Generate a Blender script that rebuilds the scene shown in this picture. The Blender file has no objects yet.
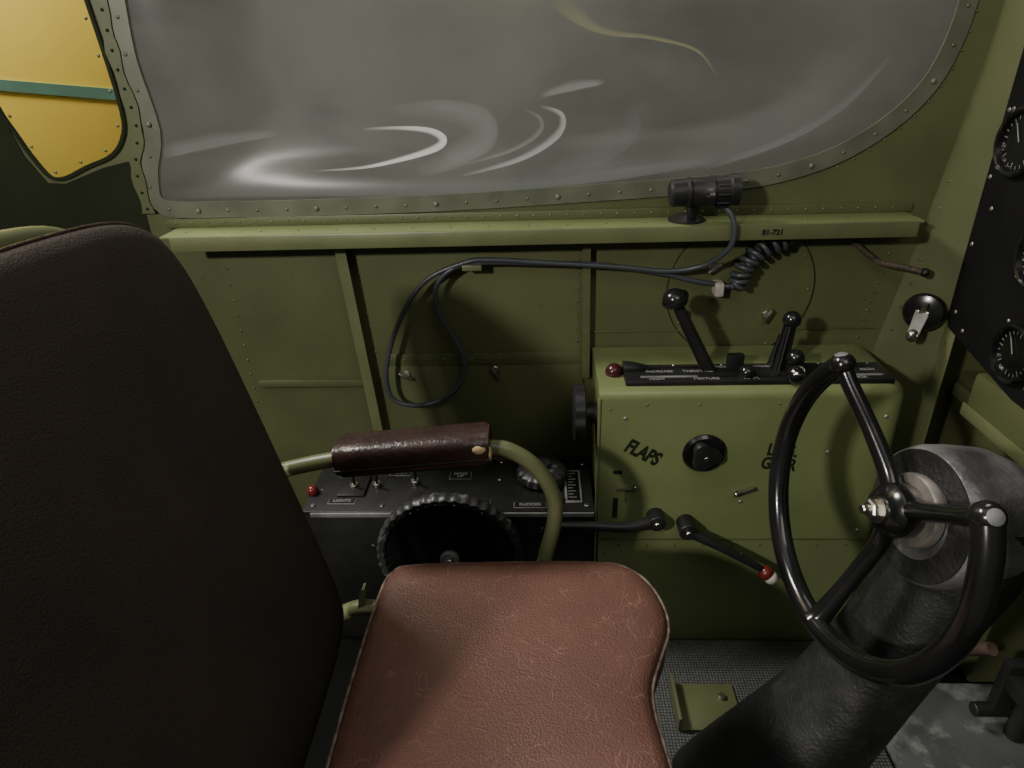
import bpy, bmesh, math, random
from mathutils import Vector, Matrix
random.seed(4)
COL=bpy.context.collection
# ---------------------------------------------------------------- materials
def mat(name,c1,c2=None,scale=8,rough=.5,metal=0,bump=0,bscale=200,detail=4,contrast=(.35,.65),spec=.5,coat=0,chip=None,chipt=(.68,.74),chipscale=30,rvar=0):
    m=bpy.data.materials.new(name);m.use_nodes=True;nt=m.node_tree;N=nt.nodes;L=nt.links
    b=N['Principled BSDF'];tc=N.new('ShaderNodeTexCoord')
    b.inputs['Roughness'].default_value=rough;b.inputs['Metallic'].default_value=metal
    b.inputs['Specular IOR Level'].default_value=spec;b.inputs['Coat Weight'].default_value=coat
    n=N.new('ShaderNodeTexNoise');n.inputs['Scale'].default_value=scale;n.inputs['Detail'].default_value=detail
    L.new(tc.outputs['Object'],n.inputs['Vector'])
    r=N.new('ShaderNodeValToRGB');r.color_ramp.elements[0].position=contrast[0];r.color_ramp.elements[1].position=contrast[1]
    c2=c2 or tuple(x*.8 for x in c1)
    r.color_ramp.elements[0].color=(*c2,1);r.color_ramp.elements[1].color=(*c1,1)
    L.new(n.outputs['Fac'],r.inputs['Fac']);out=r.outputs['Color']
    if chip:
        n2=N.new('ShaderNodeTexNoise');n2.inputs['Scale'].default_value=chipscale;n2.inputs['Detail'].default_value=8;n2.inputs['Roughness'].default_value=.65
        L.new(tc.outputs['Object'],n2.inputs['Vector'])
        r2=N.new('ShaderNodeValToRGB');r2.color_ramp.elements[0].position=chipt[0];r2.color_ramp.elements[1].position=chipt[1]
        L.new(n2.outputs['Fac'],r2.inputs['Fac'])
        mx=N.new('ShaderNodeMix');mx.data_type='RGBA';L.new(r2.outputs['Color'],mx.inputs[0]);L.new(out,mx.inputs[6]);mx.inputs[7].default_value=(*chip,1);out=mx.outputs[2]
    L.new(out,b.inputs['Base Color'])
    if rvar:
        n4=N.new('ShaderNodeTexNoise');n4.inputs['Scale'].default_value=5;n4.inputs['Detail'].default_value=6
        L.new(tc.outputs['Object'],n4.inputs['Vector'])
        mr=N.new('ShaderNodeMapRange');mr.inputs[3].default_value=rough-rvar;mr.inputs[4].default_value=rough+rvar
        L.new(n4.outputs['Fac'],mr.inputs[0]);L.new(mr.outputs[0],b.inputs['Roughness'])
    if bump:
        n3=N.new('ShaderNodeTexNoise');n3.inputs['Scale'].default_value=bscale;n3.inputs['Detail'].default_value=3
        L.new(tc.outputs['Object'],n3.inputs['Vector'])
        bp=N.new('ShaderNodeBump');bp.inputs['Strength'].default_value=bump;bp.inputs['Distance'].default_value=.002
        L.new(n3.outputs['Fac'],bp.inputs['Height']);L.new(bp.outputs['Normal'],b.inputs['Normal'])
    return m
G=mat('green_paint',(.102,.114,.047),(.079,.089,.037),scale=5,rough=.42,bump=.12,bscale=60,rvar=.08,chip=(.055,.063,.028),chipt=(.66,.72),chipscale=40)
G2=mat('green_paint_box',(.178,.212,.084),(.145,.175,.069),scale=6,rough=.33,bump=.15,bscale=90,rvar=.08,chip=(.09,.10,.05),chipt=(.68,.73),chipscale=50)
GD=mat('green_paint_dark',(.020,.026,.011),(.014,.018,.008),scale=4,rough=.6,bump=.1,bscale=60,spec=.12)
GL=mat('green_paint_edge',(.142,.157,.071),(.113,.127,.057),scale=10,rough=.4,bump=.1,bscale=60)
BK=mat('black_paint',(.014,.014,.014),(.008,.008,.008),scale=12,rough=.42,bump=.2,bscale=150)
BKP=mat('instrument_panel_black',(.008,.008,.008),(.005,.005,.005),scale=12,rough=.6,bump=.2,bscale=150,spec=.2)
FLB=mat('floor_dark_paint',(.006,.007,.006),(.004,.004,.004),scale=5,rough=.8,spec=.05)
BKW=mat('black_paint_worn',(.020,.020,.020),(.012,.012,.012),scale=12,rough=.42,bump=.2,bscale=150,spec=.35,chip=(.3,.3,.28),chipt=(.66,.72),chipscale=22)
TYR=mat('trim_wheel_rubber',(.045,.045,.045),(.028,.028,.028),scale=30,rough=.4,bump=.2,bscale=150,chip=(.2,.2,.19),chipt=(.58,.7),chipscale=30)
BKG=mat('black_gloss',(.010,.010,.010),(.006,.006,.006),scale=10,rough=.2,coat=.3)
BKR=mat('black_gloss_worn',(.011,.011,.011),(.006,.006,.006),scale=10,rough=.2,coat=.3,chip=(.35,.35,.33),chipt=(.735,.75),chipscale=26)
CAST=mat('cast_metal_paint',(.022,.023,.023),(.011,.011,.011),scale=9,rough=.45,bump=.9,bscale=170,chip=(.045,.045,.044),chipt=(.5,.85),chipscale=30)
CASTG=mat('cast_metal_grey',(.26,.26,.25),(.06,.06,.06),scale=6,rough=.38,bump=.6,bscale=140,metal=.3,contrast=(.40,.60))
GREY=mat('engraved_grey',(.2,.2,.19),(.12,.12,.12),scale=20,rough=.5)
ST=mat('steel',(.55,.53,.48),(.35,.33,.28),scale=30,rough=.3,metal=1)
STW=mat('steel_worn_collar',(.42,.38,.34),(.22,.20,.18),scale=30,rough=.45,metal=.7)
RV=mat('rivet_paint',(.13,.145,.075),(.09,.10,.05),scale=30,rough=.4,metal=.2)
TRIM=mat('window_trim_metal',(.155,.165,.115),(.105,.115,.078),scale=14,rough=.42,metal=.2)
FAB=mat('backrest_fabric',(.055,.043,.035),(.044,.034,.028),scale=6,rough=.85,bump=.8,bscale=420,spec=.2)
PAD=mat('armrest_leather',(.045,.023,.018),(.026,.013,.011),scale=20,rough=.33,bump=.7,bscale=110)
FOAM=mat('foam',(.55,.42,.22),rough=.9)
RED=mat('red_paint',(.14,.015,.014),rough=.25)
DRED=mat('dark_red_knob',(.055,.012,.014),rough=.2)
WH=mat('white_paint',(.5,.48,.42),(.35,.33,.28),scale=40,rough=.45)
INK=mat('black_ink',(.01,.012,.006),rough=.6)
LBL=mat('label_ink',(.26,.26,.24),rough=.6)
RUB=mat('rubber_cable',(.06,.066,.072),(.045,.05,.055),rough=.38)
BRD=mat('braided_wire',(.12,.085,.05),(.03,.025,.02),scale=150,rough=.7)
FLW=mat('floor_scuffed',(.085,.088,.085),(.05,.052,.05),scale=6,rough=.55,chip=(.24,.25,.24),chipt=(.50,.68),chipscale=11)
YEL=mat('yellow_paint',(.92,.68,.11),(.88,.63,.10),scale=3,rough=.5)
STRP=mat('green_stripe_paint',(.09,.19,.13),rough=.5)
WOOD=mat('worn_wood',(.14,.09,.07),(.08,.055,.04),scale=25,rough=.6)
def treadmat():
    """dark woven anti-slip matting: tiny raised dots on a grid"""
    m=bpy.data.materials.new('floor_mat_grey');m.use_nodes=True;nt=m.node_tree;N=nt.nodes;L=nt.links;b=N['Principled BSDF'];b.inputs['Roughness'].default_value=.6
    tc=N.new('ShaderNodeTexCoord');v=N.new('ShaderNodeTexVoronoi');v.inputs['Scale'].default_value=150;v.inputs['Randomness'].default_value=.15
    L.new(tc.outputs['Object'],v.inputs['Vector']);r=N.new('ShaderNodeValToRGB');r.color_ramp.elements[0].position=.25;r.color_ramp.elements[1].position=.5
    r.color_ramp.elements[0].color=(.15,.155,.15,1);r.color_ramp.elements[1].color=(.035,.037,.035,1);L.new(v.outputs['Distance'],r.inputs['Fac']);L.new(r.outputs['Color'],b.inputs['Base Color'])
    bp=N.new('ShaderNodeBump');bp.invert=True;bp.inputs['Strength'].default_value=.6;bp.inputs['Distance'].default_value=.002;L.new(v.outputs['Distance'],bp.inputs['Height']);L.new(bp.outputs['Normal'],b.inputs['Normal']);return m
FLR=treadmat()
def leather():
    m=bpy.data.materials.new('cushion_leather');m.use_nodes=True;nt=m.node_tree;N=nt.nodes;L=nt.links
    b=N['Principled BSDF'];b.inputs['Roughness'].default_value=.5
    tc=N.new('ShaderNodeTexCoord')
    n=N.new('ShaderNodeTexNoise');n.inputs['Scale'].default_value=5;n.inputs['Detail'].default_value=6;L.new(tc.outputs['Object'],n.inputs['Vector'])
    r=N.new('ShaderNodeValToRGB');r.color_ramp.elements[0].color=(.106,.046,.032,1);r.color_ramp.elements[1].color=(.134,.060,.042,1)
    r.color_ramp.elements[0].position=.35;r.color_ramp.elements[1].position=.65;L.new(n.outputs['Fac'],r.inputs['Fac'])
    dn=N.new('ShaderNodeTexNoise');dn.inputs['Scale'].default_value=9;L.new(tc.outputs['Object'],dn.inputs['Vector'])
    out=r.outputs['Color']
    for sc,w,k in ((34,.022,.24),(13,.009,.28),(22,.012,.22)):
        mv=N.new('ShaderNodeMix');mv.data_type='VECTOR';mv.inputs[0].default_value=.10+sc*.002;L.new(tc.outputs['Object'],mv.inputs[4]);L.new(dn.outputs['Color'],mv.inputs[5])
        v=N.new('ShaderNodeTexVoronoi');v.feature='DISTANCE_TO_EDGE';v.inputs['Scale'].default_value=sc;L.new(mv.outputs[1],v.inputs['Vector'])
        r3=N.new('ShaderNodeValToRGB');r3.color_ramp.elements[0].position=0;r3.color_ramp.elements[0].color=(1,1,1,1);r3.color_ramp.elements[1].position=w;r3.color_ramp.elements[1].color=(0,0,0,1)
        L.new(v.outputs['Distance'],r3.inputs['Fac'])
        n5=N.new('ShaderNodeTexNoise');n5.inputs['Scale'].default_value=sc*.8;n5.inputs['Detail'].default_value=3;L.new(tc.outputs['Object'],n5.inputs['Vector'])
        r5=N.new('ShaderNodeValToRGB');r5.color_ramp.elements[0].position=.48;r5.color_ramp.elements[1].position=.62;L.new(n5.outputs['Fac'],r5.inputs['Fac'])
        mm=N.new('ShaderNodeMath');mm.operation='MULTIPLY';L.new(r3.outputs['Color'],mm.inputs[0]);L.new(r5.outputs['Color'],mm.inputs[1])
        m2=N.new('ShaderNodeMath');m2.operation='MULTIPLY';m2.inputs[1].default_value=k;L.new(mm.outputs[0],m2.inputs[0])
        mx=N.new('ShaderNodeMix');mx.data_type='RGBA';L.new(m2.outputs[0],mx.inputs[0]);L.new(out,mx.inputs[6]);mx.inputs[7].default_value=(.45,.30,.23,1);out=mx.outputs[2]
    L.new(out,b.inputs['Base Color'])
    g=N.new('ShaderNodeTexVoronoi');g.inputs['Scale'].default_value=330;L.new(tc.outputs['Object'],g.inputs['Vector'])
    bp=N.new('ShaderNodeBump');bp.inputs['Strength'].default_value=.5;bp.inputs['Distance'].default_value=.0015
    L.new(g.outputs['Distance'],bp.inputs['Height']);L.new(bp.outputs['Normal'],b.inputs['Normal'])
    return m
LEA=leather()
def glassmat():
    m=bpy.data.materials.new('plexiglass');m.use_nodes=True;nt=m.node_tree;N=nt.nodes;L=nt.links;N.clear()
    o=N.new('ShaderNodeOutputMaterial');t=N.new('ShaderNodeBsdfTransparent');t.inputs[0].default_value=(.85,.86,.82,1)
    g=N.new('ShaderNodeBsdfGlossy');g.inputs['Roughness'].default_value=.26
    d=N.new('ShaderNodeBsdfDiffuse');d.inputs[0].default_value=(.23,.232,.205,1)
    fr=N.new('ShaderNodeFresnel');fr.inputs[0].default_value=1.4
    mp=N.new('ShaderNodeMath');mp.operation='MULTIPLY_ADD';mp.inputs[1].default_value=.4;mp.inputs[2].default_value=.006;L.new(fr.outputs[0],mp.inputs[0])
    a=N.new('ShaderNodeMixShader');tc=N.new('ShaderNodeTexCoord');mpg=N.new('ShaderNodeMapping');mpg.inputs['Scale'].default_value=(1,1,2.2);L.new(tc.outputs['Object'],mpg.inputs[0])
    n=N.new('ShaderNodeTexNoise');n.inputs['Scale'].default_value=2.2;n.inputs['Detail'].default_value=5;n.inputs['Distortion'].default_value=1.2
    L.new(mpg.outputs[0],n.inputs['Vector']);mr=N.new('ShaderNodeMapRange');mr.inputs[1].default_value=.3;mr.inputs[2].default_value=.7;mr.inputs[3].default_value=.10;mr.inputs[4].default_value=.40;L.new(n.outputs['Fac'],mr.inputs[0])
    L.new(mr.outputs[0],a.inputs[0]);L.new(t.outputs[0],a.inputs[1]);L.new(d.outputs[0],a.inputs[2])
    b=N.new('ShaderNodeMixShader');L.new(mp.outputs[0],b.inputs[0]);L.new(a.outputs[0],b.inputs[1]);L.new(g.outputs[0],b.inputs[2]);L.new(b.outputs[0],o.inputs[0])
    return m
GLS=glassmat()
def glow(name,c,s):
    """added window reflection whose glow falls off towards its edges (vertex attribute 'fall')"""
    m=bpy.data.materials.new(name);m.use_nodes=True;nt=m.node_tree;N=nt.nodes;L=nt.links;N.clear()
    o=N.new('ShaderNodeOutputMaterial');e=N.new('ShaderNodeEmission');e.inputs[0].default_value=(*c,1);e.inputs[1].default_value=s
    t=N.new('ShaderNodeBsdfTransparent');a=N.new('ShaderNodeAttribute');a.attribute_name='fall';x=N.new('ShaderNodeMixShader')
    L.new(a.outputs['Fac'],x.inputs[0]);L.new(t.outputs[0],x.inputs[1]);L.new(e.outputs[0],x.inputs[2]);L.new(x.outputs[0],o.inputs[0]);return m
# ---------------------------------------------------------------- builders
def empty(name,loc=(0,0,0)):
    e=bpy.data.objects.new(name,None);COL.objects.link(e);e.empty_display_size=.05;return e
def obj(name,me,m,parent=None,smooth=True,ang=40):
    o=bpy.data.objects.new(name,me);COL.objects.link(o)
    if m: me.materials.append(m)
    if parent: o.parent=parent
    if smooth:
        for p in me.polygons:p.use_smooth=True
        try: me.set_sharp_from_angle(angle=math.radians(ang))
        except Exception: pass
    return o
def frombm(name,bm,m,parent=None,smooth=True,ang=40):
    bmesh.ops.recalc_face_normals(bm,faces=bm.faces[:])
    me=bpy.data.meshes.new(name);bm.to_mesh(me);bm.free();return obj(name,me,m,parent,smooth,ang)
def bevel(bm,w,seg=2):
    if w>0: bmesh.ops.bevel(bm,geom=[e for e in bm.edges if e.calc_face_angle(0)>.5],offset=w,segments=seg,profile=.5,affect='EDGES',clamp_overlap=True)
def box(name,x0,x1,y0,y1,z0,z1,m,parent=None,bev=.003,seg=2,M=None):
    bm=bmesh.new();bmesh.ops.create_cube(bm,size=1)
    for v in bm.verts: v.co=Vector(((x0+x1)/2+v.co.x*(x1-x0),(y0+y1)/2+v.co.y*(y1-y0),(z0+z1)/2+v.co.z*(z1-z0)))
    bevel(bm,bev,seg)
    if M: bmesh.ops.transform(bm,matrix=M,verts=bm.verts)
    return frombm(name,bm,m,parent)
def axisM(o,d):
    q=Vector(d).normalized().to_track_quat('Z','Y');return Matrix.Translation(Vector(o))@q.to_matrix().to_4x4()
def lathe(name,prof,o,d,m,parent=None,seg=40,lobes=0,amp=0,ang=40):
    M=axisM(o,d);bm=bmesh.new();rings=[]
    for r,h in prof:
        if r<1e-6: rings.append([bm.verts.new(M@Vector((0,0,h)))])
        else:
            R=[]
            for i in range(seg):
                a=2*math.pi*i/seg;rr=r*(1+(amp*math.cos(lobes*a) if lobes else 0));R.append(bm.verts.new(M@Vector((rr*math.cos(a),rr*math.sin(a),h))))
            rings.append(R)
    for A,B in zip(rings,rings[1:]):
        if len(A)==1 and len(B)==1: continue
        for i in range(seg):
            j=(i+1)%seg
            if len(A)==1: bm.faces.new((A[0],B[i],B[j]))
            elif len(B)==1: bm.faces.new((A[i],A[j],B[0]))
            else: bm.faces.new((A[i],A[j],B[j],B[i]))
    return frombm(name,bm,m,parent,ang=ang)
def cyl(name,p0,p1,r,m,parent=None,b=.0015,r1=None,seg=28):
    p0=Vector(p0);p1=Vector(p1);h=(p1-p0).length;r1=r if r1 is None else r1;b=min(b,h*.4,r*.5)
    return lathe(name,[(0,0),(r-b,0),(r,b),(r1,h-b),(r1-b,h),(0,h)],p0,p1-p0,m,parent,seg)
def ball(name,c,r,m,parent=None,sc=(1,1,1),seg=24):
    bm=bmesh.new();bmesh.ops.create_uvsphere(bm,u_segments=seg,v_segments=seg//2,radius=r)
    for v in bm.verts: v.co=Vector((c[0]+v.co.x*sc[0],c[1]+v.co.y*sc[1],c[2]+v.co.z*sc[2]))
    return frombm(name,bm,m,parent,ang=80)
def catmull(pts,n=8,cyc=False):
    P=[Vector(p) for p in pts];k=len(P);out=[]
    rng=range(k) if cyc else range(k-1)
    for i in rng:
        g=(lambda j:P[j%k]) if cyc else (lambda j:P[max(0,min(k-1,j))])
        a,b,c,d=g(i-1),g(i),g(i+1),g(i+2)
        for s in range(n):
            t=s/n;out.append(.5*((2*b)+(c-a)*t+(2*a-5*b+4*c-d)*t*t+(3*b-a-3*c+d)*t**3))
    if not cyc: out.append(P[-1])
    return out
def tube(name,pts,r,m,parent=None,cyc=False,n=8,radii=None,res=5,smooth=True,flat=None):
    S=catmull(pts,n,cyc) if smooth else [Vector(p) for p in pts]
    cu=bpy.data.curves.new(name,'CURVE');cu.dimensions='3D';cu.bevel_depth=r;cu.bevel_resolution=res;cu.use_fill_caps=True
    sp=cu.splines.new('POLY');sp.points.add(len(S)-1)
    for i,p in enumerate(S):
        sp.points[i].co=(*p,1)
        if radii:
            t=i/(len(S)-1)*(len(radii)-1);k=min(int(t),len(radii)-2);sp.points[i].radius=radii[k]+(radii[k+1]-radii[k])*(t-k)
    sp.use_cyclic_u=cyc
    o=bpy.data.objects.new(name+'_c',cu);COL.objects.link(o)
    me=bpy.data.meshes.new_from_object(o.evaluated_get(bpy.context.evaluated_depsgraph_get()))
    bpy.data.objects.remove(o);me.name=name
    return obj(name,me,m,parent,ang=60)
def flatfill(name,loops,th,m,M,parent=None,bev=0):
    cu=bpy.data.curves.new(name,'CURVE');cu.dimensions='2D';cu.fill_mode='BOTH';cu.extrude=th/2;cu.bevel_depth=bev
    for lp in loops:
        sp=cu.splines.new('POLY');sp.points.add(len(lp)-1)
        for i,p in enumerate(lp): sp.points[i].co=(p[0],p[1],0,1)
        sp.use_cyclic_u=True
    o=bpy.data.objects.new(name+'_c',cu);COL.objects.link(o)
    me=bpy.data.meshes.new_from_object(o.evaluated_get(bpy.context.evaluated_depsgraph_get()))
    bpy.data.objects.remove(o);me.name=name;me.transform(M)
    return obj(name,me,m,parent,smooth=False)
XZ=lambda y:Matrix.Translation((0,y,0))@Matrix.Rotation(math.pi/2,4,'X')
def text(name,s,loc,size,m,parent,rot=(math.pi/2,0,0),th=.0006,align='CENTER',sx=1,bold=.012,sp=1):
    cu=bpy.data.curves.new(name,'FONT');cu.body=s;cu.size=size;cu.extrude=th/2;cu.align_x=align;cu.align_y='CENTER';cu.offset=size*bold;cu.space_line=.85;cu.space_character=sp
    o=bpy.data.objects.new(name+'_c',cu);COL.objects.link(o);o.location=loc;o.rotation_euler=rot;o.scale=(sx,1,1)
    bpy.context.view_layer.update()
    me=bpy.data.meshes.new_from_object(o.evaluated_get(bpy.context.evaluated_depsgraph_get()));me.transform(o.matrix_world)
    bpy.data.objects.remove(o);me.name=name
    return obj(name,me,m,parent,smooth=False)
def rivets(name,pts,r,d,m,parent):
    bm=bmesh.new()
    for p in pts:
        M=axisM(p,d)
        bmesh.ops.create_uvsphere(bm,u_segments=10,v_segments=6,radius=r,matrix=M@Matrix.Diagonal((1,1,.5,1)))
    return frombm(name,bm,m,parent,ang=80)
def pillow(name,outline,c,fn,prof,m,parent,ang=60):
    bm=bmesh.new();rings=[];c=Vector(c)
    for t,h in prof:
        if t<1e-6: rings.append([bm.verts.new(fn(c.x,c.y,h))])
        else: rings.append([bm.verts.new(fn(c.x+(p[0]-c.x)*t,c.y+(p[1]-c.y)*t,h)) for p in outline])
    k=len(outline)
    for A,B in zip(rings,rings[1:]):
        for i in range(k):
            j=(i+1)%k
            if len(A)==1: bm.faces.new((A[0],B[i],B[j]))
            elif len(B)==1: bm.faces.new((A[i],A[j],B[0]))
            else: bm.faces.new((A[i],A[j],B[j],B[i]))
    return frombm(name,bm,m,parent,ang=ang)
def loft(name,secs,m,parent,seg=32,p=2.6):
    bm=bmesh.new();R=[]
    for c,u,v in secs:
        c=Vector(c);u=Vector(u);v=Vector(v);r=[]
        for i in range(seg):
            a=2*math.pi*i/seg;ca,sa=math.cos(a),math.sin(a)
            r.append(bm.verts.new(c+u*math.copysign(abs(ca)**(2/p),ca)+v*math.copysign(abs(sa)**(2/p),sa)))
        R.append(r)
    for A,B in zip(R,R[1:]):
        for i in range(seg): bm.faces.new((A[i],A[(i+1)%seg],B[(i+1)%seg],B[i]))
    bm.faces.new(R[0]);bm.faces.new(R[-1])
    return frombm(name,bm,m,parent,ang=50)
def interp(secs,n=6):
    cs=catmull([s[0] for s in secs],n);us=catmull([s[1] for s in secs],n);vs=catmull([s[2] for s in secs],n);return list(zip(cs,us,vs))
# ---------------------------------------------------------------- room shell
YW=1.32
win=[(-.742,1.62),(-.738,1.35),(-.745,1.25),(-.735,1.13),(-.762,1.05),(-.755,.99),(-.62,.983),(-.484,.982),(-.18,.986),(.116,.998),(.308,1.008),(.44,1.022),(.55,1.055),(.635,1.108),(.69,1.17),(.715,1.24),(.722,1.30),(.722,1.62)]
win=[(p.x,p.y) for p in catmull([(a,b,0) for a,b in win[1:-1]],4)]
win=[(-.742,1.62)]+win+[(.722,1.62)]
lw=[(-.796,1.348),(-.790,1.25),(-.788,1.17),(-.797,1.125),(-.83,1.088),(-.89,1.066),(-.940,1.047),(-.970,1.050),(-.992,1.085),(-1.010,1.13),(-1.03,1.19),(-1.055,1.35)]
lw=[(-.797,1.62)]+[(p.x,p.y) for p in catmull([(a,b,0) for a,b in lw],4)]+[(-1.07,1.62)]
wall=flatfill('wall_left',[[(-1.7,0),(1.1,0),(1.1,1.75),(-1.7,1.75)],win,lw],.006,G,XZ(YW+.003))
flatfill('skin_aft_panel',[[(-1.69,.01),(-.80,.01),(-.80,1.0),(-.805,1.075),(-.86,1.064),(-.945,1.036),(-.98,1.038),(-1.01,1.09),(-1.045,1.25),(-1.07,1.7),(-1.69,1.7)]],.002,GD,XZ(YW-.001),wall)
def offset(poly,d):
    out=[];n=len(poly)
    for i in range(n):
        a=Vector(poly[max(i-1,0)]);b=Vector(poly[min(i+1,n-1)]);t=(b-a).normalized();nn=Vector((t.y,-t.x));out.append((poly[i][0]+nn.x*d,poly[i][1]+nn.y*d))
    return out
o1=offset(win,.020);i1=offset(win,-.012)
window=empty('window_1')
flatfill('edge_strip',[i1+o1[::-1]],.004,TRIM,XZ(YW-.004),window)
mid=offset(win,.006)
def resample(poly,step):
    pts=[];acc=0
    for a,b in zip(poly,poly[1:]):
        a=Vector(a);b=Vector(b);L=(b-a).length
        while acc<L: pts.append(a+(b-a)*(acc/L));acc+=step
        acc-=L
    return pts
rivets('edge_screws',[(p.x,YW-.006,p.y) for p in resample(mid,.060)],.0036,(0,-1,0),RV,window)
rivets('edge_bolts',[(p.x,YW-.008,p.y) for p in resample(mid,.24)],.005,(0,-1,0),TRIM,window)
out2=offset(win,.027)
rivets('frame_rivets',[(p.x,YW-.001,p.y) for p in resample(out2[10:],.03) if p.y<1.6 and p.y>1.03],.0024,(0,-1,0),RV,wall)
WC=(0,1.32)
def blister(a,b,t):
    fade=min(1,(1-t)/.30);fade=fade*fade*(3-2*fade)
    h=(1-min(1,abs(a/.80))**2.4)*(1-math.exp(-max(0,b-.97)/.22))
    return Vector((a,YW+.085*h*fade,b))
pillow('glazing',win,WC,blister,[(t,t) for t in (1.0,.985,.97,.95,.93,.91,.89,.87,.84,.81,.78,.75,.72,.68,.62,.55,.47,.38,.27,.15,0)],GLS,window,ang=80)
window2=empty('window_2')
rivets('edge_screws',[(p.x,YW-.003,p.y) for p in resample(offset(lw,.013),.06)],.0034,(0,-1,0),RV,window2)
lo=offset(lw,.004);li=offset(lw,-.003);flatfill('edge_strip',[li+lo[::-1]],.003,GD,XZ(YW-.004),window2)
post=[(-.775,1.62),(-.770,1.35),(-.772,1.25),(-.765,1.14),(-.789,1.06),(-.788,.975)]
post=[(p.x,p.y) for p in catmull([(a,b,0) for a,b in post],6)]
wd=lambda i:.011+.0025*math.sin(i*1.3)
pL=[(a+wd(i),b) for i,(a,b) in enumerate(post)];pR=[(a-wd(i),b) for i,(a,b) in enumerate(post)]
flatfill('window_post_strip',[pL+pR[::-1]],.006,G,XZ(YW-.006),wall)
rivets('post_rivets',[(p.x,YW-.0095,p.y) for p in resample(post,.032)],.0032,(0,-1,0),GD,wall)
ledge=empty('longeron_ledge')
box('shelf',-.74,.705,1.243,YW-.001,.938,.944,G2,ledge,.002)
box('front_lip',-.72,.695,1.238,1.2445,.914,.944,GL,ledge,.0025)
box('back_flange',-.76,.715,YW-.006,YW-.0005,.944,.962,G,ledge,.001)
rivets('flange_rivets',[(x,YW-.006,.953) for x in [-.74+.033*i for i in range(44)]],.0028,(0,-1,0),RV,ledge)
rivets('shelf_rivets',[(x,1.27,.944) for x in [-.70+.075*i for i in range(18)]],.003,(0,0,1),RV,ledge)
text('ledge_stencil','81-721',(.43,1.2365,.929),.014,INK,ledge,bold=.03)
frames=empty('fuselage_rib')
def rib(name,x0,z0,x1,z1,w=.014,d=.035,m=GL,par=frames):
    bm=bmesh.new()
    for (a,b,c,e) in [(-w,w,YW-d-.003,YW-d),(-.0025,.0025,YW-d,YW-.0005)]:
        vs=[bm.verts.new((x+s,y,z)) for (x,z) in ((x0,z0),(x1,z1)) for s in (a,b) for y in (c,e)]
        f=[(0,1,3,2),(4,6,7,5),(0,4,5,1),(2,3,7,6),(0,2,6,4),(1,5,7,3)]
        for q in f: bm.faces.new([vs[i] for i in q])
    return frombm(name,bm,m,par,smooth=False)
rib('rib_1',-.408,.935,-.375,.385,.011,.025)
rib('rib_2',.090,.935,.094,.60,.008,.018,G)
box('stringer_web',-.64,-.395,1.305,YW-.0005,.588,.591,GL,frames,.001)
box('stringer_flange',-.64,-.395,1.302,1.306,.583,.600,G,frames,.001)
box('lower_skin_plate',-.345,.09,YW-.004,YW-.0005,.385,.652,G,wall,.001)
box('plate_strap',-.345,.09,YW-.006,YW-.0035,.628,.656,G,wall,.001)
rivets('strap_rivets',[(x,YW-.006,.642) for x in [-.335+.03*i for i in range(15)]],.003,(0,-1,0),RV,wall)
rivets('skin_rivets',[(x,YW-.001,.905) for x in [-.70+.04*i for i in range(34)]]+[(.70-.003*i,YW-.001,.9-.02*i) for i in range(12)],.003,(0,-1,0),RV,wall)
rivets('rib_line_rivets',[(-.385+.033*(.9-z)/.5,YW-.001,z) for z in [.42+.03*i for i in range(16)]]+[(.075,YW-.001,.62+.03*i) for i in range(10)]+[(-.66,YW-.001,.4+.035*i) for i in range(15)],.0026,(0,-1,0),RV,wall)
box('skin_lap_joint',.10,.70,YW-.004,YW-.0005,.70,.703,G,wall,.001)
rg=[(.409+.15*math.cos(a),YW-.001,.789+.15*math.sin(a)) for a in [2*math.pi*i/64 for i in range(64)]]
tube('access_plate_edge',rg,.0008,GD,wall,cyc=True,smooth=False)
lathe('access_plate',[(.148,0),(.147,.003),(0,.003)],(.409,YW,.789),(0,-1,0),G,wall,64)
rivets('access_screws',[(.409+.138*math.cos(a),YW-.003,.789+.138*math.sin(a)) for a in [2*math.pi*i/12 for i in range(12)]],.0035,(0,-1,0),RV,wall)
tf=empty('turn_fasteners')
for i,(x,z) in enumerate([(-.305,.605),(-.105,.614),(.30,.735),(.47,.735),(.35,.84)]):
    cyl('base_%d'%i,(x,YW,z),(x,YW-.008,z),.010,ST,tf)
    a=.5+.5*i;box('wing_%d'%i,-.016,.016,-.008,.004,-.0032,.0032,ST,tf,.002,M=Matrix.Translation((x,YW-.012,z))@Matrix.Rotation(a,4,'Y'))
crease=[(.80,1.70),(.79,1.40),(.782,1.205),(.770,1.09),(.745,.88),(.709,.66),(.705,.40),(.705,0)]
bm=bmesh.new();A=[];B=[];Cc=[];D=[]
for x,z in crease:
    A.append(bm.verts.new((x,YW,z)));xe=max(.80,x+.02);B.append(bm.verts.new((xe,1.252,z)));Cc.append(bm.verts.new((xe+.02,1.252,z)));D.append(bm.verts.new((xe+.02,YW,z)))
for i in range(len(crease)-1):
    for P,Q in ((A,B),(B,Cc),(Cc,D)): bm.faces.new((P[i],P[i+1],Q[i+1],Q[i]))
frame=frombm('fuselage_frame',bm,G,None,ang=30)
rivets('frame_rivets_inner',[(x+.012,YW-.012,z) for x,z in [(.785,1.3),(.781,1.25),(.778,1.2),(.776,1.15),(.77,1.1),(.765,1.05),(.758,1.0),(.752,.95),(.747,.9),(.74,.85),(.732,.8),(.724,.75),(.717,.7)]],.003,(-.5,-.7,0),RV,frame)
box('frame_flange',.800,.803,1.215,1.256,0,.735,GL,frame,.001)
rivets('flange_rivets',[(.799,1.235,z) for z in [.04*i+.3 for i in range(11)]],.003,(-1,0,0),RV,frame)
wf=box('wall_front',1.10,1.12,-.6,YW+.006,0,1.75,GD,None,0)
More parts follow.
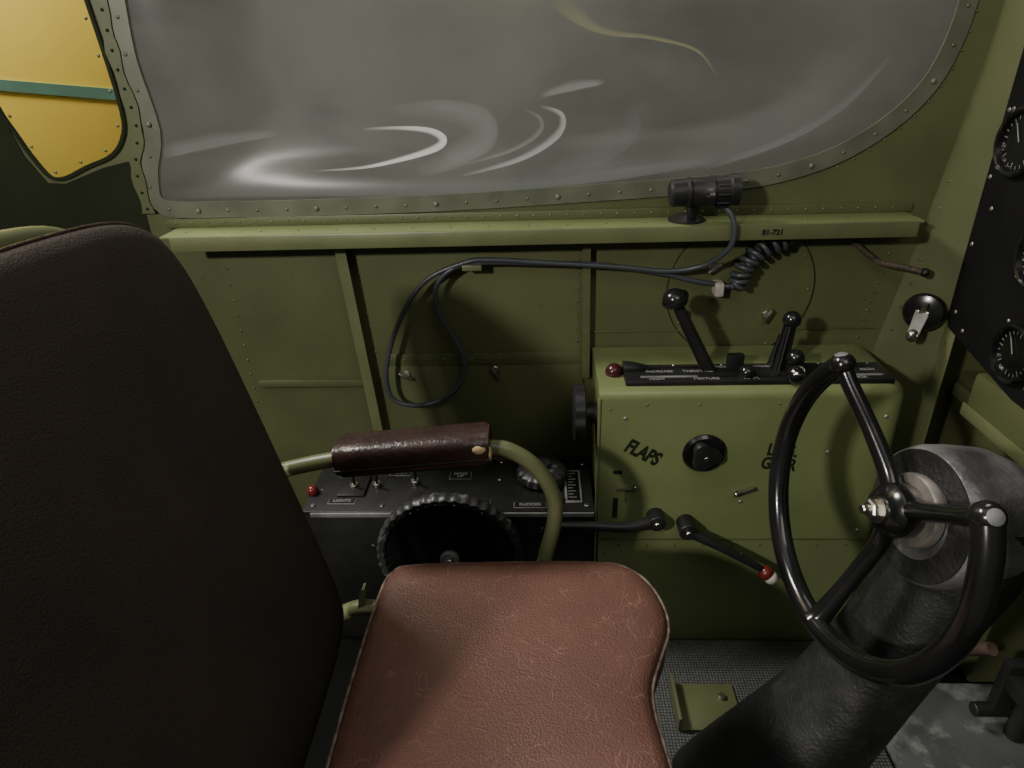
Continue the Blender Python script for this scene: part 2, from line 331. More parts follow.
box('bulkhead_box',.90,1.09,1.0,1.315,.01,.60,G,wf,.006)
box('bulkhead_stiffener',.885,.90,1.0,1.30,.55,.58,GL,wf,.003)
floor=box('floor',-1.7,1.12,-.6,YW+.006,-.03,0,FLB,None,0)
box('floor_mat',.05,.66,.55,1.115,0.0005,.006,FLR,floor,.002)
box('scuffed_step',.665,1.08,.45,1.0,.0005,.01,FLW,floor,.002)
# ---------------------------------------------------------------- control box
cb=empty('control_quadrant_box')
bm=bmesh.new()
X0,X1,Y0,Y1,ZT=.108,.697,1.12,YW-.007,.662
prof=[];r=.022
for i in range(7):
    a=math.pi/2*i/6;prof.append((Y0+r-r*math.cos(a),ZT-r+r*math.sin(a)))
prof=[(Y0,.001)]+prof+[(Y1,ZT+.004),(Y1,.001)]
V=[];rc=.045
xs=[X0,X1-rc]+[X1-rc+rc*math.sin(math.pi/2*i/8) for i in range(1,9)]
for k,x in enumerate(xs):
    t=max(0,(x-(X1-rc))/rc);dy=rc*(1-math.sqrt(max(0,1-t*t)))
    V.append([bm.verts.new((x+.012*(1-z/ZT),min(y+(dy if y<Y1-.03 else 0),Y1),z-(dy*.7 if z>.5 and t>0 else 0))) for y,z in prof])
for P,Q in zip(V,V[1:]):
    for i in range(len(prof)):
        j=(i+1)%len(prof);bm.faces.new((P[i],P[j],Q[j],Q[i]))
bm.faces.new(V[0]);bm.faces.new(V[-1])
frombm('housing',bm,G2,cb,ang=35)
box('lower_seam',.118,.675,1.1175,1.121,.300,.3030,G,cb,.0008)
box('left_edge_bead',.106,.112,1.1165,1.124,.01,.645,GL,cb,.002)
rivets('housing_rivets',[(.13,1.1195,z) for z in [.05,.12,.19,.26,.33,.62]]+[(x,1.1195,.285) for x in [.16+.06*i for i in range(9)]]+[(x,1.1195,.63) for x in (.2,.3,.45,.6)],.003,(0,-1,0),RV,cb)
for i,(x,z) in enumerate([(.16,.60),(.655,.60),(.25,.325),(.50,.325),(.655,.325),(.56,.52),(.405,.40)]):
    cyl('housing_screw_%d'%i,(x,1.121,z),(x,1.1175,z),.0045,STW,cb)
box('quadrant_plate',.160,.665,1.138,1.215,.660,.671,BK,cb,.002)
for i,(a,b,y) in enumerate([(.20,.31,1.200),(.34,.45,1.200),(.50,.64,1.200),(.19,.30,1.158),(.33,.46,1.158),(.52,.65,1.158)]):
    box('slot_%d'%i,a,b,y-.0035,y+.0035,.6705,.6722,GREY if i%2 else BKG,cb,.0005)
for s,x,y in [('THROTTLE',.305,1.180),('MIXTURE',.315,1.147),('R.P.M.',.40,1.147),('INCREASE',.23,1.180),('LEAN',.57,1.180),('LOCK',.60,1.147),('OFF',.50,1.180),('HIGH',.22,1.147),('RICH',.63,1.180)]:
    text('label_'+s.lower().strip('.'),s,(x,y,.672),.012,LBL,cb,rot=(0,0,0))
for i in range(6):
    cyl('plate_screw_%d'%i,(.168+.095*i,1.209,.670),(.168+.095*i,1.209,.673),.003,ST,cb)
def lever(name,p0,p1,w,t,m,par):
    p0=Vector(p0);p1=Vector(p1);M=axisM(p0,p1-p0);h=(p1-p0).length
    bm=bmesh.new();bmesh.ops.create_cube(bm,size=1)
    for v in bm.verts:
        k=1.0 if v.co.z<0 else .7
        v.co=M@Vector((v.co.x*w*k,v.co.y*t*k,(v.co.z+.5)*h))
    bevel(bm,min(w,t)*.3);return frombm(name,bm,m,par)
lever('throttle_lever',(.335,1.185,.655),(.262,1.195,.795),.012,.020,BK,cb)
ball('throttle_knob',(.253,1.2,.815),.0245,BKG,cb,(1,1,.85))
lathe('throttle_knob_collar',[(.0255,-.004),(.0265,0),(.0255,.004)],(.253,1.2,.815),(-.5,0,.9),BKW,cb)
lever('mixture_lever',(.464,1.19,.655),(.474,1.195,.755),.014,.022,BK,cb)
ball('mixture_knob',(.478,1.2,.769),.0175,BKG,cb)
lever('mixture_lever_b',(.452,1.205,.655),(.470,1.215,.73),.008,.014,BK,cb)
lever('mixture_lever_c',(.474,1.165,.655),(.484,1.17,.69),.010,.014,BK,cb)
ball('mixture_knob_c',(.485,1.17,.702),.0175,BKG,cb)
lever('prop_lever',(.380,1.2,.655),(.380,1.2,.695),.026,.012,BK,cb)
box('prop_bracket',.364,.396,1.19,1.205,.660,.700,BK,cb,.002)
lever('prop_lever_b',(.390,1.17,.655),(.392,1.165,.672),.01,.01,BK,cb)
ball('prop_knob',(.394,1.160,.677),.0165,BKG,cb)
ball('prop_knob_b',(.478,1.138,.682),.018,BKG,cb)
lathe('prop_knob_ring',[(.010,0),(.012,.003),(.010,.005)],(.478,1.128,.694),(0,-.5,1),ST,cb)
lever('idle_lever',(.225,1.195,.668),(.155,1.195,.668),.016,.012,BK,cb)
lathe('idle_lever_wedge',[(0,0),(.016,0),(.014,.02),(.006,.05),(0,.055)],(.16,1.195,.672),(1,0,0),BK,cb)
ball('idle_knob_red',(.142,1.19,.668),.0175,DRED,cb)
lathe('side_knob',[(0,0),(.050,0),(.056,.004),(.056,.022),(.050,.026),(.02,.028),(0,.028)],(.060,1.17,.585),(1,0,0),BKW,cb,60,10,.05)
cyl('side_knob_shaft',(.085,1.17,.585),(.112,1.17,.585),.022,BK,cb)
text('flaps_stencil','FLAPS',(.198,1.1188,.521),.043,INK,cb,rot=(math.pi/2,math.radians(30),0),sx=.68,bold=.035)
text('gear_stencil','LDG.\nGEAR',(.470,1.1188,.508),.038,INK,cb,rot=(math.pi/2,math.radians(6),0),sx=.72,bold=.03)
lathe('rotary_valve_flange',[(.043,0),(.043,.004),(.038,.009),(.022,.010),(0,.010)],(.319,1.12,.52),(0,-1,0),BKG,cb,48)
lathe('rotary_valve_knob',[(.028,.008),(.029,.014),(.026,.022),(.012,.024),(0,.024)],(.319,1.12,.52),(0,-1,0),BKW,cb,48,3,.16)
cyl('rotary_valve_screw',(.319,1.096,.52),(.319,1.093,.52),.006,ST,cb)
cyl('flap_handle_pivot',(.232,1.12,.368),(.232,1.085,.368),.018,BKW,cb)
cyl('flap_handle_nut',(.232,1.085,.368),(.232,1.078,.368),.008,ST,cb)
tube('flap_handle_arm',[(.228,1.10,.366),(.17,1.085,.362),(.10,1.085,.365),(.03,1.085,.366)],.0105,BKW,cb,radii=[1.3,1.05,.9,.75])
ball('flap_handle_tip',(.026,1.085,.366),.010,GREY,cb)
cyl('gear_handle_pivot',(.296,1.12,.350),(.296,1.08,.350),.019,BKW,cb)
cyl('gear_handle_nut',(.296,1.08,.350),(.296,1.072,.350),.008,ST,cb)
tube('gear_handle_arm',[(.300,1.09,.346),(.36,1.075,.320),(.42,1.066,.288),(.456,1.062,.266)],.0105,BKW,cb,radii=[1.2,.9,.8,.7])
ball('gear_handle_grip',(.459,1.06,.262),.0155,RED,cb)
ball('gear_handle_tip',(.468,1.056,.254),.0145,WH,cb)
box('door_tab_stem',.166,.170,1.116,1.121,.400,.437,GL,cb,.001)
box('door_tab',.150,.186,1.113,1.118,.433,.437,ST,cb,.001)
cyl('door_tab_pin',(.186,1.12,.44),(.186,1.11,.44),.004,ST,cb)
box('latch_bar',-.022,.022,-.003,.003,-.004,.004,ST,cb,.0015,M=Matrix.Translation((.408,1.112,.430))@Matrix.Rotation(math.radians(-22),4,'Y'))
cyl('latch_screw',(.392,1.12,.424),(.392,1.108,.424),.005,ST,cb)
for i,(x,z,w,h) in enumerate([(.148,.385,.010,.05),(.150,.475,.018,.008)]):
    box('placard_%d'%i,x-w/2,x+w/2,1.1185,1.1205,z-h/2,z+h/2,BK,cb,.0004)
# ---------------------------------------------------------------- trim console
cs=empty('trim_console')
box('body',-.52,.105,1.12,YW-.006,.001,.372,BKW,cs,.004)
box('top_panel',-.52,.105,1.115,YW-.008,.372,.380,BKW,cs,.002)
box('front_edge_strip',-.50,.105,1.111,1.117,.367,.3775,GREY,cs,.001)
lathe('rudder_trim_knob',[(0,0),(.052,0),(.056,.004),(.054,.020),(.044,.028),(.02,.03),(.018,.038),(0,.04)],(-.005,1.235,.384),(0,0,1),TYR,cs,72,18,.035)
TW=(-.200,1.080,.295)
lathe('trim_wheel_tire',[(.140,-.012),(.150,-.013),(.155,-.006),(.155,.010),(.150,.016),(.140,.015),(.135,.008),(.135,-.006),(.140,-.012)],TW,(0,-1,0),TYR,cs,192,44,.012)
lathe('trim_wheel_disc',[(.135,.008),(.128,.008),(.124,.005),(.05,.008),(.03,.012),(0,.012)],TW,(0,-1,0),BKG,cs,64)
cyl('trim_wheel_hub',(-.200,1.070,.295),(-.200,1.058,.295),.020,GREY,cs)
cyl('trim_wheel_nut',(-.200,1.060,.295),(-.200,1.048,.295),.010,ST,cs)
cyl('trim_wheel_axle',(-.200,1.12,.295),(-.200,1.078,.295),.02,BK,cs)
box('indicator_frame',.045,.082,1.14,1.26,.380,.384,GREY,cs,.001)
box('indicator_window',.050,.077,1.147,1.253,.3835,.3855,BKG,cs,.0005)
for i in range(9): box('indicator_tick_%d'%i,.053,.064 if i%2 else .070,1.155+.011*i,1.157+.011*i,.3853,.3862,LBL,cs,0)
for i,(x,y,w,h,s) in enumerate([(-.19,1.245,.05,.03,'NOSE\nUP'),(-.20,1.145,.17,.022,'ELEVATOR TRIM TAB'),(-.44,1.15,.06,.02,'LIGHTS'),(-.03,1.135,.07,.02,'RUDDER'),(-.33,1.26,.05,.03,'TAB\nUNIT')]):
    box('placard_%d'%i,x-w/2,x+w/2,y-h/2,y+h/2,.380,.3815,GREY,cs,.0005)
    box('placard_face_%d'%i,x-w/2+.0015,x+w/2-.0015,y-h/2+.0015,y+h/2-.0015,.3812,.3822,BK,cs,0)
    text('placard_text_%d'%i,s,(x,y,.3826),.012,LBL,cs,rot=(0,0,0))
box('switch_guard',-.455,-.395,1.165,1.245,.380,.386,BK,cs,.002)
for i,(x,y) in enumerate([(-.425,1.20),(-.375,1.205),(-.29,1.215)]):
    cyl('switch_bushing_%d'%i,(x,y,.380),(x,y,.392),.010,ST,cs)
    cyl('switch_toggle_%d'%i,(x,y,.388),(x+.005,y-.015,.423),.004,BKG,cs)
for i,(x,y) in enumerate([(-.50,1.135),(-.35,1.135),(-.35,1.30),(-.10,1.30),(.09,1.135),(.09,1.29),(-.12,1.135),(-.50,1.30),(-.27,1.29),(-.10,1.23)]):
    cyl('panel_screw_%d'%i,(x,y,.380),(x,y,.383),.0055,ST,cs)
ball('warning_lamp_red',(-.513,1.18,.388),.013,RED,cs)
cyl('panel_post',(.03,1.15,.380),(.03,1.15,.40),.008,ST,cs)
# ---------------------------------------------------------------- pilot seat
seat=empty('pilot_seat')
cu_out=[(-.262,.44),(-.266,.60),(-.262,.77),(-.250,.822),(-.215,.838),(-.05,.845),(.09,.845),(.135,.832),(.165,.797),(.180,.745),(.178,.700),(.160,.655),(.142,.61),(.138,.575),(.142,.53),(.146,.49),(.146,.45),(.140,.40),(.12,.372),(.05,.362),(-.08,.36),(-.21,.362),(-.25,.385)]
oc=[(p.x,p.y) for p in catmull([(a,b,0) for a,b in cu_out],4,True)]
pillow('seat_cushion',oc,(-.05,.6),lambda a,b,h:Vector((a,b,.492+h)),[(0,-.085),(.9,-.085),(.985,-.078),(1.0,-.065),(1.004,-.04),(1.0,-.018),(.988,-.005),(.965,.001),(.90,.006),(.75,.010),(.5,.013),(.25,.014),(0,.014)],LEA,seat)
WELT=mat('welt_piping',(.22,.17,.12),(.07,.04,.03),scale=60,rough=.6)
tube('cushion_piping',[(-.05+(p[0]+.05)*1.004,.6+(p[1]-.6)*1.004,.482) for p in oc],.0028,WELT,seat,cyc=True,smooth=False,res=3)
box('seat_pan',-.26,.12,.375,.825,.385,.410,BK,seat,.01)
for i,(x,y) in enumerate([(-.20,.42),(-.20,.78),(.07,.42),(.07,.78)]):
    cyl('seat_leg_%d'%i,(x,y,0),(x,y,.39),.016,GD,seat)
org=Vector((-.330,0,.44));up=Vector((-.215,0,.977)).normalized();nr=Vector((.977,0,.215)).normalized()
bo=[(.795,.02),(.806,.15),(.812,.3),(.815,.42),(.815,.52),(.808,.59),(.785,.638),(.74,.662),(.66,.674),(.52,.68),(.38,.672),(.30,.655),(.25,.61),(.228,.53),(.222,.40),(.22,.2),(.225,.02),(.25,-.02),(.34,-.035),(.52,-.04),(.70,-.035),(.77,-.02)]
bo=[(p.x,p.y) for p in catmull([(a,b,0) for a,b in bo],4,True)]
fnb=lambda a,b,h:org+up*b+Vector((0,a,0))+nr*h
BC=(.52,.3)
pillow('backrest',bo,BC,fnb,[(0,-.065),(.9,-.065),(.985,-.06),(1.0,-.045),(1.002,-.025),(1.0,-.012),(.985,-.001),(.95,.006),(.88,.011),(.7,.016),(.4,.02),(0,.022)],FAB,seat)
tube('backrest_seam',[fnb(p[0],p[1],-.012) for p in bo],.0025,PAD,seat,cyc=True,smooth=False,res=3)
tube('backrest_frame_tube',[fnb(.79,.0,-.085),fnb(.80,.3,-.085),fnb(.795,.52,-.085),fnb(.765,.63,-.085),fnb(.68,.675,-.085),fnb(.40,.685,-.085),fnb(.29,.655,-.085),fnb(.25,.52,-.085),fnb(.245,.0,-.085)],.015,GL,seat)
tube('armrest_tube',[(-.47,.885,.632),(-.40,.885,.652),(-.32,.885,.668),(-.19,.885,.682),(-.085,.885,.686),(-.045,.885,.675),(-.008,.884,.642),(.016,.882,.59),(.016,.878,.54),(0,.870,.47),(-.01,.86,.41),(-.03,.82,.395)],.0128,GL,seat,res=7)
def padsec(t):
    c=Vector((-.330,.885,.672))+Vector((.247,0,.022))*t
    k=1.0 if .03<t<.97 else .88
    return (c,Vector((0,.036*k,0)),Vector((-.002,0,.029*k)))
loft('armrest_pad',[padsec(t) for t in (0,.012,.04,.2,.4,.6,.8,.96,.988,1)],PAD,seat,p=3.2)
ball('armrest_torn_foam',(-.100,.854,.702),.012,FOAM,seat,(1.0,.6,.7))
ball('armrest_torn_foam_b',(-.083,.860,.690),.010,FOAM,seat,(.3,.8,1.2))
tube('armrest_pad_seam',[(-.330+.247*t,.850,.664+.022*t) for t in (0,.2,.4,.6,.8,1)],.002,INK,seat)
tube('seat_side_rail',[(-.40,.86,.33),(-.34,.858,.365),(-.29,.85,.375),(-.22,.84,.38)],.014,GL,seat)
lever('recline_bracket',(-.325,.86,.37),(-.318,.86,.415),.03,.008,GL,seat)
# ---------------------------------------------------------------- control column + wheel
yk=empty('control_yoke')
W=Vector((.413,.712,.697));n=Vector((-1,-.14,.14)).normalized()
e1=(Vector((0,1,0))-n*n.y).normalized();e2=n.cross(e1)
if e2.z<0:e2=-e2
wp=lambda r,a,h=0:W+e1*(r*math.cos(a))+e2*(r*math.sin(a))+n*h
AD0,AD1=48,-216
A0,A1=math.radians(AD0),math.radians(AD1);RR=.197
rim=[wp(RR,A0+(A1-A0)*i/60) for i in range(61)]
tube('wheel_rim',rim,.0155,BKR,yk,smooth=False,res=8)
HB_=-.050
for i,a in enumerate((AD0,360+AD1)):
    a=math.radians(a);tip=wp(RR,a)
    tube('wheel_spoke_%d'%i,[wp(.015,a,HB_),wp(.05,a,HB_+.002),wp(.11,a,HB_*.6),wp(.17,a,HB_*.15),wp(RR,a)],.0115,BKR,yk,radii=[1.35,1.15,1,1,1.1])
    ball('rim_end_cap_%d'%i,tip,.0175,BKR,yk)
    e=(e1*math.cos(a)+e2*math.sin(a))
    lathe('tip_highlight_%d'%i,[(0,.0180),(.004,.0176),(.0075,.0160),(.009,.0150),(.007,.014)],tip,(n*.25+e*.8+Vector((0,-.3,.3))),GREY,yk)  # grey disc stands for the highlight on each rim tip
a=math.radians(-92);tube('wheel_spoke_2',[wp(.015,a,HB_),wp(.06,a,HB_+.002),wp(.13,a,HB_*.5),wp(.18,a,-.008),wp(RR,a)],.0115,BKR,yk,radii=[1.35,1.1,1.05,1.3,1.6])
Wh=W+n*HB_
lathe('wheel_hub',[(0,-.02),(.034,-.02),(.037,-.012),(.037,.010),(.030,.018),(.018,.022),(0,.022)],Wh,n,BKG,yk)
lathe('hub_bolt_washer',[(0,0),(.018,0),(.018,.004),(0,.004)],Wh+n*.022,n,ST,yk)
lathe('hub_nut',[(0,0),(.0135,0),(.0135,.010),(.011,.012),(0,.012)],Wh+n*.026,n,ST,yk,6,ang=20)
cyl('hub_bolt_end',Wh+n*.036,Wh+n*.048,.0065,ST,yk)
ax=-n
lathe('hub_collar',[(0,0),(.048,0),(.050,.003),(.050,.012),(.044,.016),(.044,.022),(0,.022)],Wh+ax*.020,ax,STW,yk)
lathe('column_head',[(0,0),(.056,0),(.060,.004),(.066,.005),(.086,.006),(.093,.010),(.097,.022),(.098,.05),(.096,.09),(.084,.125),(.05,.145),(0,.148)],Wh+ax*.036+Vector((0,.01,-.016)),ax,CASTG,yk,56,ang=60)
lathe('head_face_ring',[(.054,.002),(.062,.0055),(.080,.0065),(.090,.0075),(.0905,.012)],Wh+ax*.0345+Vector((0,.01,-.016)),ax,CAST,yk,56,ang=60)
sec=[((.585,.735,.700),(.060,0,0),(0,.082,0)),((.578,.735,.62),(.064,0,0),(0,.084,0)),((.555,.735,.53),(.062,0,0),(0,.080,0)),((.520,.737,.42),(.062,0,0),(0,.078,0)),((.475,.738,.30),(.070,0,0),(0,.084,0)),((.425,.74,.19),(.088,0,0),(0,.096,0)),((.385,.74,.09),(.112,0,0),(0,.113,0)),((.365,.74,.008),(.135,0,0),(0,.13,0))]
loft('column_casting',interp(sec,5),CAST,yk,p=2.8)
# ---------------------------------------------------------------- instrument panel
ip=empty('instrument_panel')
PM=Matrix.Translation((.80,0,0))@Matrix(((0,0,1,0),(1,0,0,0),(0,1,0,0),(0,0,0,1)))
flatfill('panel_face',[[(1.246,.752),(1.236,.735),(1.02,.690),(.30,.690),(.30,1.25),(1.20,1.32),(1.248,1.30),(1.248,1.20),(1.248,1.0)]],.006,BKP,PM,ip,bev=.001)
def gauge(n,y,z,r):
    o=(.797,y,z);d=(-1,0,0)
    lathe(n+'_bezel',[(r,0),(r,.012),(r*.93,.016),(r*.86,.014),(r*.84,.006),(0,.006)],o,d,BKG,ip,48)
    bm=bmesh.new()
    for i in range(24):
        a=2*math.pi*i/24+.1;L=r*(.18 if i%3==0 else .1)
        rr=r*.78;t=Vector((0,math.cos(a),math.sin(a)));s=Vector((0,-math.sin(a),math.cos(a)))*r*.018
        c=Vector((.797-.0068,y,z));vs=[bm.verts.new(p) for p in (c+t*rr-s,c+t*rr+s,c+t*(rr-L)+s,c+t*(rr-L)-s)];bm.faces.new(vs)
    frombm(n+'_ticks',bm,GREY,ip,smooth=False)
    tube(n+'_needle',[(.788,y,z),(.788,y+r*.3,z+r*.5)],.0010,GREY,ip,smooth=False)
    for k in range(4):
        a=math.pi/4+math.pi/2*k;yy=y+r*1.22*math.cos(a);zz=z+r*1.22*math.sin(a);cyl(n+'_screw_%d'%k,(.797,yy,zz),(.794,yy,zz),.0035,STW,ip)
gauge('altimeter',1.18,1.085,.055);gauge('tachometer',1.040,.765,.05);gauge('airspeed',1.05,1.09,.055)
gauge('manifold',1.05,.93,.055);gauge('oil_gauge',.90,.78,.05)
for i,(y,z) in enumerate([(1.235,.90),(1.238,1.02),(1.238,1.13),(1.225,.77),(1.19,.745),(1.21,.97)]):
    cyl('panel_screw_%d'%i,(.797,y,z),(.794,y,z),.004,STW,ip)
box('lower_shroud',.80,.86,.86,1.13,.60,.69,G,ip,.01)
box('shroud_face_edge',.795,.80,.86,1.13,.60,.625,GL,ip,.002)
tg=empty('door_release_handle')
lathe('plate',[(0,0),(.036,0),(.038,.003),(.034,.010),(.02,.014),(0,.014)],(.758,1.262,.757),(-.62,-.78,.1),BKG,tg,36)
lever('handle',(.748,1.250,.760),(.726,1.225,.724),.018,.010,ST,tg)
ball('handle_tip',(.725,1.224,.722),.011,ST,tg,(1,.8,1.2))
lever('handle_upper',(.748,1.250,.757),(.745,1.240,.783),.014,.010,ST,tg)
# ---------------------------------------------------------------- cockpit lamp on ledge
lp=empty('cockpit_spotlight')
o=Vector((.235,1.24,1.004));d=Vector((1,.0,.035))
lathe('lamp_body',[(0,0),(.020,0),(.024,.004),(.025,.03),(.027,.032),(.027,.036),(.025,.038),(.025,.07),(.0275,.073),(.0275,.078),(.025,.080),(.0255,.105),(.029,.108),(.029,.122),(.024,.122),(.022,.112),(0,.112)],o,d,BKW,lp,36)
lathe('lamp_lens',[(0,.1135),(.021,.1135)],o,d,GREY,lp)
for i in range(10):
    a=2*math.pi*i/10;cyl('knurl_%d'%i,o+Vector((.082,.026*math.cos(a),.026*math.sin(a))),o+Vector((.104,.026*math.cos(a),.026*math.sin(a))),.0025,BK,lp)
lathe('lamp_stem',[(.008,0),(.009,.02),(.012,.03),(.010,.045)],(.283,1.262,.9465),(0,-.35,1),BK,lp)
lathe('lamp_foot',[(0,0),(.034,0),(.034,.004),(.02,.010),(.008,.014),(0,.014)],(.278,1.282,.9445),(0,0,1),BKW,lp)
for s in (-1,1): cyl('foot_screw_%d'%s,(.278+s*.026,1.282,.947),(.278+s*.026,1.282,.951),.004,ST,lp)
# ---------------------------------------------------------------- cables
cabs=empty('lamp_power_cable')
yc=1.286
tube('cable_main',[(.335,1.240,.980),(.350,1.232,.962),(.357,1.228,.935),(.352,1.236,.90),(.317,1.27,.858),(.249,yc,.843),(.158,yc,.853),(-.003,yc,.866),(-.10,yc,.873),(-.155,yc,.868),(-.240,yc,.829),(-.301,yc,.742),(-.339,1.280,.637),(-.332,1.280,.562),(-.266,1.285,.544),(-.196,1.285,.578),(-.167,1.285,.642),(-.187,yc,.706),(-.214,yc,.763),(-.216,yc,.818),(-.176,yc,.858),(-.11,1.292,.866),(.0,1.292,.862),(.118,1.288,.858),(.239,1.294,.836),(.31,1.296,.818),(.362,1.30,.808)],.0052,RUB,cabs,n=10)
box('cable_clip',-.160,-.120,1.280,YW-.002,.852,.864,GL,cabs,.002)
box('cable_clamp',.350,.368,1.286,YW-.002,.786,.814,WH,cabs,.003)
path=catmull([(.372,1.295,.806),(.392,1.29,.812),(.400,1.285,.845),(.424,1.283,.880),(.466,1.285,.900),(.495,1.295,.905)],40)
hel=[];turn=13;N0=len(path)
for i in range(N0*2-1):
    t=i/(N0*2-2);k=t*(N0-1);j=min(int(k),N0-2);p=path[j].lerp(path[j+1],k-j);T=(path[j+1]-path[j]).normalized()
    s=Vector((0,1,0));q=T.cross(s).normalized();am=.0155*min(1,max(0,(t-.12)/.06),max(0,(.93-t)/.06)) if .12<t<.93 else 0
    a=2*math.pi*turn*t;hel.append(p+s*am*math.cos(a)+q*am*math.sin(a))
coil=empty('coiled_cord');tube('coil',hel,.0052,RUB,coil,smooth=False,res=3)
tube('braided_lead',[(.49,1.295,.905),(.55,1.302,.902),(.602,1.305,.895),(.64,1.305,.868),(.67,1.30,.848),(.71,1.28,.843),(.740,1.262,.838)],.0058,BRD,coil)
ball('connector',(.740,1.262,.838),.009,BK,coil)
# ---------------------------------------------------------------- rudder pedal + floor fittings
rp=empty('rudder_pedal')
box('pedal_tread',.87,1.02,.79,.90,.13,.17,BKW,rp,.010)
box('pedal_heel',.87,1.00,.89,.915,.05,.19,BKW,rp,.005)
cyl('pedal_bar',(.84,.90,.06),(1.05,.90,.06),.014,BK,rp)
cyl('pedal_post',(.92,.88,.011),(.92,.88,.15),.018,BKW,rp)
bb_=empty('wooden_batten');tube('batten',[(.83,1.08,.02),(.855,1.0,.11),(.875,.95,.17)],.013,WOOD,bb_,smooth=False)
fb=empty('floor_bracket')
box('plate',.265,.40,.88,.99,.0062,.014,GL,fb,.003)
box('upright',.265,.272,.88,.99,.012,.045,GL,fb,.002)
cyl('bolt',(.37,.955,.012),(.37,.955,.022),.008,ST,fb)
# ---------------------------------------------------------------- outside (hangar)
HB=mat('hangar_wall_paint',(.19,.192,.165),(.065,.066,.058),scale=.8,rough=.9,contrast=(.3,.7))
hb=box('hangar_backdrop',-5,5,4.6,4.7,-1,5,HB,None,0)
hf=box('hangar_floor',-5,5,1.9,4.6,-1.1,-1.0,HB,None,0)
wing=empty('yellow_aircraft_wing')
box('wing_skin',-2.6,-1.13,1.90,1.93,.6,2.4,YEL,wing,.01)
box('wing_stripe',-.9,.16,-.002,.004,-.014,.014,STRP,wing,0,M=Matrix.Translation((-1.3,1.897,1.187))@Matrix.Rotation(math.radians(6),4,'Y'))
hl=empty('window_reflections')  # glowing ribbons added behind the glazing to stand for its reflections, not lamps
E1=glow('reflection_glow',(.95,.95,.88),.9);E2=glow('reflection_soft',(.8,.8,.74),.22);E3=glow('reflection_warm',(.8,.75,.4),.26);E4=glow('reflection_dim',(.9,.9,.85),.42)
YO=1.75;KS=YO/YW
o3=lambda x,z:(x*KS,YO,1.25+(z-1.25)*KS)
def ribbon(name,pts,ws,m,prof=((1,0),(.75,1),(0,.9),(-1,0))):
    """added glowing strip shaped like a reflection in the glazing; prof = (offset across, brightness)"""
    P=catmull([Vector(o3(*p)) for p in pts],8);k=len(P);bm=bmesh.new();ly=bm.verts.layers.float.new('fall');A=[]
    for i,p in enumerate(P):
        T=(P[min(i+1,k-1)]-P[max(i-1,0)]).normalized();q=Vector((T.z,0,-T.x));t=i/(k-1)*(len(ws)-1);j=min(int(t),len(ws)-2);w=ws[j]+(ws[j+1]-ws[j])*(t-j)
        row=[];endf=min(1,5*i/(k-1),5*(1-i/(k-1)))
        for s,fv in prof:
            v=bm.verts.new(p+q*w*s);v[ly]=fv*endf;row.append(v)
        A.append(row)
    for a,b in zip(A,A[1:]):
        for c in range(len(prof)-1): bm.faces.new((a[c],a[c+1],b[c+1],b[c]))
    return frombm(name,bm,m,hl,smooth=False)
ribbon('reflection_streak_a',[(-.44,1.048),(-.345,1.052),(-.265,1.066),(-.20,1.084),(-.185,1.10),(-.21,1.115),(-.265,1.121),(-.335,1.121)],[.002,.004,.007,.010,.012,.008,.005,.003],E1,((1,0),(.8,1),(-.2,1),(-1,0)))
ribbon('reflection_haze_a',[(-.24,1.04),(-.17,1.065),(-.11,1.10),(-.115,1.13),(-.18,1.150),(-.28,1.150)],[.014,.030,.038,.036,.026,.014],E2,((1,0),(.8,.8),(.3,1),(-.3,.7),(-1,0)))
ribbon('reflection_streak_b',[(-.16,1.03),(-.04,1.06),(.03,1.10),(.04,1.135),(.0,1.152)],[.003,.008,.011,.008,.003],E4)
ribbon('reflection_streak_b_inner',[(-.18,1.045),(-.06,1.075),(-.005,1.105),(.0,1.13),(-.03,1.147)],[.003,.006,.008,.006,.003],E2)
ribbon('reflection_haze_b',[(-.06,1.02),(.08,1.05),(.16,1.10),(.17,1.16)],[.01,.03,.035,.01],glow('reflection_faint',(.8,.8,.74),.10))
ribbon('reflection_haze_c',[(-.74,1.09),(-.62,1.110),(-.50,1.120)],[.02,.02,.008],E2)
ribbon('reflection_haze_e',[(-.74,1.015),(-.5,1.02),(-.2,1.012),(.1,1.025),(.35,1.05)],[.02,.03,.025,.02,.01],glow('reflection_low',(.8,.82,.76),.16))
ribbon('reflection_haze_f',[(.30,1.03),(.45,1.08),(.55,1.14),(.62,1.22)],[.006,.012,.014,.006],glow('reflection_side',(.8,.8,.74),.14))
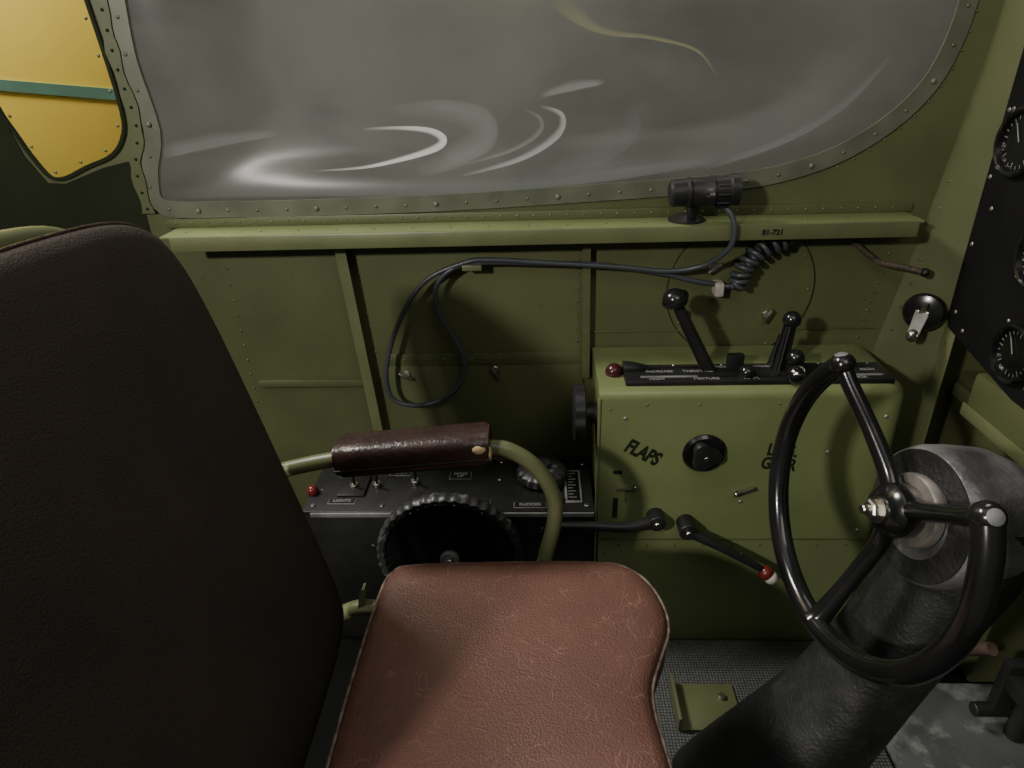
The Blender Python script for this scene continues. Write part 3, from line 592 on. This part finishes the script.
ribbon('reflection_streak_warm',[(.03,1.33),(.07,1.295),(.12,1.27),(.2,1.258),(.28,1.235),(.32,1.19)],[.03,.018,.008,.005,.004,.002],E3)
ribbon('reflection_haze_d',[(.0,1.17),(.06,1.185),(.12,1.19)],[.006,.014,.006],glow('reflection_spot',(.8,.8,.74),.28))
# ---------------------------------------------------------------- lights
def area(name,loc,tgt,size,e,c=(1,.96,.9)):
    l=bpy.data.lights.new(name,'AREA');l.energy=e;l.size=size;l.color=c
    o=bpy.data.objects.new(name,l);COL.objects.link(o);o.location=loc
    o.rotation_euler=(Vector(tgt)-Vector(loc)).to_track_quat('-Z','Y').to_euler();return o
area('hangar_key_light',(-1.40,-1.03,1.95),(.35,1.1,.6),.14,46)
area('overhead_fill_light',(.55,-.25,2.2),(.40,1.0,.5),.8,5.5)  # unseen weak fill added overhead, not a cabin fitting
area('cabin_fill_light',(-.2,.3,2.3),(0,1,.5),1.0,2.2,(.98,.98,.98))
area('wing_light',(-1.9,1.35,3.0),(-1.5,1.9,1.2),.6,105)
area('hangar_flood_light',(1,2.8,4.2),(0,4.6,1.5),1.5,54)
w=bpy.data.worlds.new('w');w.use_nodes=True;w.node_tree.nodes['Background'].inputs[0].default_value=(.95,.96,.9,1);w.node_tree.nodes['Background'].inputs[1].default_value=.07
bpy.context.scene.world=w
# ---------------------------------------------------------------- camera
th=math.radians(27);ro=math.radians(2);ya=math.radians(3)
F=Vector((-math.sin(ya)*math.cos(th),math.cos(ya)*math.cos(th),-math.sin(th)))
R0=Vector((math.cos(ya),math.sin(ya),0));U0=R0.cross(F)
R=R0*math.cos(ro)-U0*math.sin(ro);U=U0*math.cos(ro)+R0*math.sin(ro)
cam=bpy.data.cameras.new('camera');cam.sensor_width=36;cam.lens=660/1024*36;cam.clip_start=.02
co=bpy.data.objects.new('camera',cam);COL.objects.link(co)
mw=Matrix((R,U,-F)).transposed().to_4x4();mw.translation=Vector((0,0,1.25));co.matrix_world=mw
bpy.context.scene.camera=co
